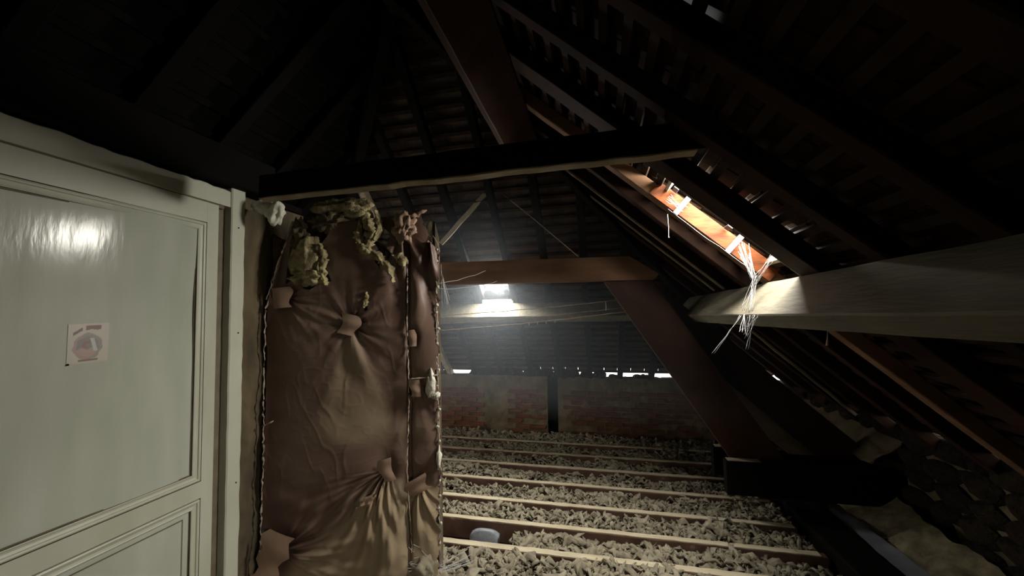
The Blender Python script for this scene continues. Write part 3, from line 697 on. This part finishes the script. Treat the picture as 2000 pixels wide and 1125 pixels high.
lump('torn_wool', PX(-1.13, .55, .03), (.06, .04, .08), 'tape', ins, 17, .5, 4, ICO4)
woolstrand([(-1.64, .46), (-1.62, .38), (-1.63, .28), (-1.60, .19)], .014, 4)
woolstrand([(-1.46, .70), (-1.35, .62), (-1.32, .52), (-1.36, .44), (-1.42, .46)], .022, 5)
woolstrand([(-1.40, .60), (-1.41, .50), (-1.38, .42), (-1.30, .38), (-1.22, .30), (-1.19, .20)], .016, 6)
woolstrand([(-1.30, .66), (-1.28, .55), (-1.31, .46)], .014, 7)
woolstrand([(-1.20, .38), (-1.15, .36), (-1.13, .30)], .015, 9)
woolstrand([(-1.365, .16), (-1.372, .10), (-1.385, .05)], .010, 10, off=.02)
woolstrand([(-1.10, .62), (-1.02, .645), (-.98, .66)], .010, 12, 'tape')
woolstrand([(-1.30, -1.02), (-1.36, -1.07), (-1.42, -1.10)], .012, 14, 'tape', .05)
lump('plaster_blob', PX(-.985, -.40, .02), (.028, .02, .075), 'white', ins, 21, .4, 3)
lump('plaster_blob', PX(-.955, -.47, .015), (.022, .02, .02), 'white', ins, 22, .4, 3)
lump('plaster_blob', PX(-.945, -.83, .015), (.018, .02, .05), 'white', ins, 23, .4, 3)
for i in range(22):
    z = -1.3+i*.082+random.uniform(-.02, .02); lump('plaster_blob', PX(-.945+.006*math.sin(i*2.2), z, .005), (.006+.005*random.random(), .006, .009), 'white', ins, 30+i, .4, 3, ICO2)
# plaster-splashed stub beside the post top
st = thing('plaster_stub', (-1.93, 1.87, .62), 'white plaster-splashed stub poking out at the top of the door post', 'stub')
lump('stub', (-1.90, 1.85, .66), (.075, .04, .045), 'white', st, 51, .25, 2, ICO4)
lump('splash', (-1.80, 1.84, .615), (.055, .035, .06), 'white', st, 52, .3, 3, ICO4)

# ================================================================ FLOOR JOISTS, WOOL
JY = [2.60, 2.925, 3.265, 3.655, 4.045, 4.42, 4.80]
JL = ['nearest', 'second', 'third', 'fourth', 'fifth', 'sixth', 'farthest']
for i, y in enumerate(JY):
    w = .056 if i else .062
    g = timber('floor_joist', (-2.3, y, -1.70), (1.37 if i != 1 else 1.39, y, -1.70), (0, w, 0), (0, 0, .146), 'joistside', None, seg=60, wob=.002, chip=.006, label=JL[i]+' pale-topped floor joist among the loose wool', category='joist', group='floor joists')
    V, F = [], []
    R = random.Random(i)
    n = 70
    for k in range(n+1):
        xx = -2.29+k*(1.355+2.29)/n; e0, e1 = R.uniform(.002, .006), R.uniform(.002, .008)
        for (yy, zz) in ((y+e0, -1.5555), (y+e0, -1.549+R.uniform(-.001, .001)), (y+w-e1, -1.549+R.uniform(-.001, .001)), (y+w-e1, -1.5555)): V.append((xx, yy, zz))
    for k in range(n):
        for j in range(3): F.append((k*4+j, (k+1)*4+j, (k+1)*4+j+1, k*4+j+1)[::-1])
    build('pale_top', V, F, 'joist', g, label='pale dusty top face')
timber('trimmer_beam', (1.42, .9, -1.71), (1.42, 5.25, -1.71), (.25, 0, 0), (0, 0, .21), 'dark', None, seg=30, label='dark longitudinal beam where the floor joists end', category='beam')
timber('deck_plank', (-2.0, 1.2, -1.70), (1.38, 1.2, -1.70), (0, .16, 0), (0, 0, .14), 'joistside', None, seg=10, label='plank on which the viewer stands', category='plank')

def wool():
    """loose shredded wool: crumpled flakes in every bay"""
    base = []
    for k in range(14):
        V, F = ICO2; r = np.random.default_rng(100+k)
        P = V*(1+.55*vnoise(V, 2.6, 200+k)+.35*vnoise(V, 6, 300+k))[:, None]
        P = P*np.array([1.25, r.uniform(.28, .5), r.uniform(.18, .34)])
        P[:, 2] += .42*np.sin(P[:, 0]*2.6+k); P[:, 1] += .45*np.sin(P[:, 0]*2.6+k*2); base.append(P)
    F0 = ICO2[1]; VV = []; FF = []; n = 0; r = np.random.default_rng(5)
    bays = [(1.85, 2.60)]+[(JY[i]+.058, JY[i+1]) for i in range(6)]+[(JY[6]+.07, 5.28)]
    for bi, (ya, yb) in enumerate(bays):
        dens = 1500 if bi < 2 else (1400 if bi < 4 else 900)
        cnt = int((yb-ya)*(2.75 if bi < 3 else 3.6)*dens)
        for _ in range(cnt):
            x = r.uniform(-1.35 if bi < 3 else -2.2, 1.38); y = r.uniform(ya+.01, yb-.01)
            if bi == 0 and y < 2.22 and x < -.95: continue
            big = vnoise(np.array([[x, y]]), 3.2, 77)[0]
            lvl = (-1.585 if bi else -1.575)+.030*big+.018*vnoise(np.array([[x, y]]), 14, 78)[0]
            if bi == 1:
                if x < -.62: continue
                lvl -= .02
            if bi == 2 and big > .35 and -.6 < x < .2: lvl -= .05
            if bi >= 4: lvl -= .005
            z = lvl-abs(r.normal())*.02+.012; sz = r.uniform(.013, .050)*(1.25 if bi < 2 else 1)
            if r.random() < .03 and bi < 4: z += .02; sz *= 1.2
            a, b, c = r.uniform(0, 6.28, 3); ca, sa = math.cos(a), math.sin(a); t = r.normal()*.6; ct, st_ = math.cos(t), math.sin(t)
            Rz = np.array([[ca, -sa, 0], [sa, ca, 0], [0, 0, 1]]); Rx = np.array([[1, 0, 0], [0, ct, -st_], [0, st_, ct]])
            P = base[int(r.integers(14))]*sz; P = P@Rx.T@Rz.T+np.array([x, y, z]); VV.append(P); FF.append(F0+n); n += len(P)
        # bed under the flakes
        if bi != 1:
            xs = np.linspace(-2.3, 1.39, 90); ys = np.linspace(ya, yb, 12); Q = np.array([(x, y) for y in ys for x in xs]); q = vnoise(Q, 12, 12)
            q2 = vnoise(Q, 3.2, 77); bed = np.column_stack([Q, -1.625+.03*q2+.012*q])
            fs = np.array([(j*90+i, j*90+i+1, (j+1)*90+i+1) for j in range(11) for i in range(89)]+[(j*90+i, (j+1)*90+i+1, (j+1)*90+i) for j in range(11) for i in range(89)])
            VV.append(bed); FF.append(fs+n); n += len(bed)
    V = np.vstack(VV); F = np.vstack(FF); V[:, 2] += H
    me = bpy.data.meshes.new('loose_wool'); me.vertices.add(len(V)); me.vertices.foreach_set('co', V.astype(np.float32).ravel())
    me.loops.add(F.size); me.loops.foreach_set('vertex_index', F.astype(np.int32).ravel()); me.polygons.add(len(F))
    me.polygons.foreach_set('loop_start', np.arange(0, F.size, 3, dtype=np.int32)); me.polygons.foreach_set('use_smooth', np.ones(len(F), bool)); me.update(calc_edges=True)
    me.materials.append(M['wool'])
    link('loose_wool', me, None, kind='stuff', label='loose shredded grey wool filling the bays between the joists', category='insulation')
wool()
# metal scoop lying in the open bay
sc = thing('scoop', (-.82, 2.80, -1.70), 'grey metal scoop lying in the open bay behind the nearest joist', 'scoop')
mb = MB(); V = []; F = []; n = 14
for j in range(n+1):
    u = j/n*2-1; x = -.83+.105*u; top = -1.565+.03*(1-abs(u)**3)
    V += [(x, 2.74, -1.66), (x*1.0, 2.76, top-.004), (x, 2.80+.0*u, top), (x, 2.87, -1.62+.02*(1-u*u))]
for j in range(n):
    for k in range(3): F.append((j*4+k, (j+1)*4+k, (j+1)*4+k+1, j*4+k+1))
V += [(v[0], v[1]+.004, v[2]-.004) for v in V]; m_ = (n+1)*4; F += [tuple(i+m_ for i in reversed(f)) for f in F]
build('blade', V, F, 'greymetal', sc, smooth=True)
for u in (-1, 1):
    V, F = tubev([(-.83+.107*u, 2.735, -1.66), (-.83+.106*u, 2.757, -1.572), (-.83+.10*u, 2.80, -1.562)], .004, 6); build('rolled_edge', V, F, 'metal', sc, smooth=True)

# ================================================================ RUBBLE / SHEETS AT THE RIGHT EAVE
def sheet(name, pts, m, amp, seed, label, cat, n=44, zoff=0):
    """crumpled sheet lofted between two edges: pts = [(a0,a1),...]"""
    V = []; F = []
    for i in range(n):
        t = i/(n-1)*(len(pts)-1); k = min(int(t), len(pts)-2); f = t-k
        A = Vector(pts[k][0]).lerp(Vector(pts[k+1][0]), f); B = Vector(pts[k][1]).lerp(Vector(pts[k+1][1]), f)
        for j in range(n): V.append(A.lerp(B, j/(n-1)))
    P = np.array([v[:] for v in V]); P[:, 2] += amp*vnoise(P[:, :2], 9, seed)+amp*.5*vnoise(P[:, :2], 24, seed+1); P[:, 0] += amp*.5*vnoise(P[:, 1:], 15, seed+2)
    F = [(i*n+j, i*n+j+1, (i+1)*n+j+1, (i+1)*n+j) for i in range(n-1) for j in range(n-1)]
    Q = P.copy(); Q[:, 2] -= .012; F += [tuple(x+n*n for x in reversed(f)) for f in F]
    return build(name, np.vstack([P, Q]), F, m, smooth=True, label=label, category=cat)
sheet('wool_sheet', [((1.80, 2.45, -1.50), (2.02, 2.5, -1.36)), ((1.79, 2.9, -1.50), (2.02, 2.9, -1.36)), ((1.83, 3.32, -1.49), (2.04, 3.32, -1.32)), ((1.80, 3.75, -1.50), (2.05, 3.75, -1.30))], 'oldwool', .03, 5, 'crumpled yellowish wool sheet lying against the foot of the right wall', 'insulation')
sheet('plastic_sheet', [((1.68, 2.6, -1.497), (1.80, 2.6, -1.49)), ((1.685, 3.0, -1.497), (1.79, 3.0, -1.48)), ((1.69, 3.5, -1.497), (1.77, 3.5, -1.49))], 'plastic', .006, 15, 'blue-grey plastic sheet beside the yellowish wool at lower right', 'sheet')
sheet('mortar_heap', [((1.90, 3.35, -1.10), (2.12, 3.35, -.90)), ((1.88, 3.7, -1.12), (2.10, 3.7, -.92)), ((1.95, 4.9, -1.10), (2.12, 4.9, -.90))], 'mortar', .035, 25, 'pale mortar spilled over the top of the right wall', 'mortar')

# ================================================================ CABLES, COBWEBS
def sag(a, b, s_, n=24, wob=.004, seed=0):
    R = random.Random(seed); a, b = Vector(a), Vector(b)
    return [a.lerp(b, i/n)+Vector((0, R.uniform(-wob, wob), -s_*4*(i/n)*(1-i/n)+R.uniform(-wob, wob))) for i in range(n+1)]
for i, (a, b, s_, lab) in enumerate((((-1.6, 3.5, .01), (.45, 3.66, .165), .02, 'upper dusty cable strung below the far skylight'), ((-1.6, 3.5, -.070), (.33, 3.66, .075), .015, 'middle dusty cable strung below the far skylight'), ((-1.6, 3.5, -.135), (.42, 3.66, .05), .02, 'lowest and thickest dusty cable strung below the far skylight'))):
    V, F = tubev(sag(a, b, s_, 34, .0025, i), [.0035, .003, .0055][i], 6); o = build('cable', V, F, 'flange', smooth=True, label=lab, category='cable', group='cables')
    R = random.Random(i)
    if i == 2:
        for t in (.48, .52, .57, .60): p = sag(a, b, s_, 50, 0)[int(t*50)]; V, F = tubev([p, p+Vector((.005, 0, -.02)), p+Vector((.012, 0, -.018))], [.005, .006, .002], 6); build('dust_tuft', V, F, 'flange', o)
    if i == 0:
        p = sag(a, b, s_, 50, 0)[41]; V, F = tubev([p, p+Vector((.003, 0, -.05)), p+Vector((0, 0, -.085))], .004, 6); build('dust_tuft', V, F, 'flange', o)
def web(name, paths, r, label, parent=None, m='web'):
    mb = MB()
    for p in paths:
        V, F = tubev(p, r if not isinstance(p, tuple) else r, 5); mb.add(V, F)
    return mb.build(name, m, parent, smooth=True, label=label, category='cobweb')
def strands(a, b, n, spread_a, spread_b, sg, seed):
    R = random.Random(seed); out = []
    for _ in range(n):
        pa = Vector(a)+Vector([R.uniform(-s_, s_) for s_ in spread_a]); pb = Vector(b)+Vector([R.uniform(-s_, s_) for s_ in spread_b])
        out.append(sag(pa, pb, sg*R.random(), 8, .003, R.random()))
    return out
p1, p2, p3 = (.775, 2.22, .33), (.80, 2.20, .17), (.755, 2.20, .02)
w_ = strands(p1, p2, 22, (.03, .05, .05), (.012, .02, .02), .01, 1)+strands(p2, p3, 14, (.012, .02, .03), (.02, .05, .02), .006, 2)+strands((.84, 2.08, .27), p2, 8, (.02, .03, .02), (.01, .02, .03), .01, 3)
web('cobweb', w_, .0009, 'white cobweb cluster hanging from the right skylight onto the pale purlin')
w_ = strands((.745, 2.15, -.01), (.72, 2.14, -.10), 10, (.01, .12, .01), (.03, .05, .03), .0, 4)+strands((.75, 2.1, -.02), (.72, 2.12, -.18), 2, (.01, .03, .0), (.01, .02, .0), 0, 5)+strands((.75, 2.25, -.01), (.62, 2.35, -.22), 2, (.01, .05, .0), (.03, .05, .02), .01, 6)
web('cobweb', w_, .0010, 'cobweb threads dangling below the pale purlin')
w_ = strands((.42, 2.29, .66), (.50, 2.30, .60), 7, (.02, .015, .02), (.03, .01, .02), .015, 7)+strands((.42, 2.3, .60), (.82, 2.31, .24), 1, (.01, .01, .0), (.02, .01, .01), .004, 8)
web('cobweb', w_, .0007, 'bright cobweb wisps along the orange skylight reveal')
V, F = tubev([(.41, 2.30, .57), (.412, 2.30, .50), (.41, 2.30, .445), (.41, 2.30, .435)], [.0012, .001, .001, .005], 6); build('cobweb', V, F, 'web', smooth=True, label='single hanging thread left of the skylight reveal', category='cobweb')
w_ = strands((-.92, 2.2, .28), (-.90, 2.2, .08), 6, (.01, .01, .05), (.03, .02, .04), .0, 9)+strands((-.95, 2.2, .2), (-.75, 2.6, .3), 2, (.0, .0, .05), (.05, .1, .05), .02, 10)
web('cobweb', w_, .0012, 'cobweb threads at the right edge of the insulation panel')
w_ = strands((-1.05, 2.1, -1.35), (-.95, 2.35, -1.52), 14, (.04, .02, .08), (.10, .06, .02), .01, 11)+strands((-.98, 2.15, -1.47), (-.80, 2.4, -1.50), 8, (.02, .02, .01), (.06, .05, .02), .01, 12)
web('cobweb', w_, .0012, 'dusty cobweb where the insulation panel meets the loose wool')
lump('wool_tuft', (-1.02, 2.17, -1.50), (.10, .06, .10), 'wool', None, 71, .5, 4, ICO4, label='heap of grey wool against the foot of the insulation panel', category='insulation')
V, F = tubev([(1.29, 2.55, -.08), (1.285, 2.55, -.14), (1.28, 2.55, -.19)], [.002, .003, .007], 6); build('cobweb', V, F, 'flange', smooth=True, label='short dusty thread hanging right of the purlin', category='cobweb')

# ================================================================ DUSTY AIR
def haze():
    me_v, me_f = boxv((-2.7, 2.95, -.8), (4.1, 0, 0), (0, 2.3, 0), (0, 0, 2.5))
    m = bpy.data.materials.new('dusty_air'); m.use_nodes = True; nt = m.node_tree; nt.nodes.clear()
    o = nt.nodes.new('ShaderNodeOutputMaterial'); v = nt.nodes.new('ShaderNodeVolumeScatter'); v.inputs['Density'].default_value = .045
    v.inputs['Color'].default_value = (.80, .90, 1, 1); v.inputs['Anisotropy'].default_value = .35
    nt.links.new(v.outputs[0], o.inputs['Volume'])
    b = build('haze', me_v, fixn(me_v, me_f), m, kind='stuff', label='dusty air glowing around the far skylight', category='haze')
haze()
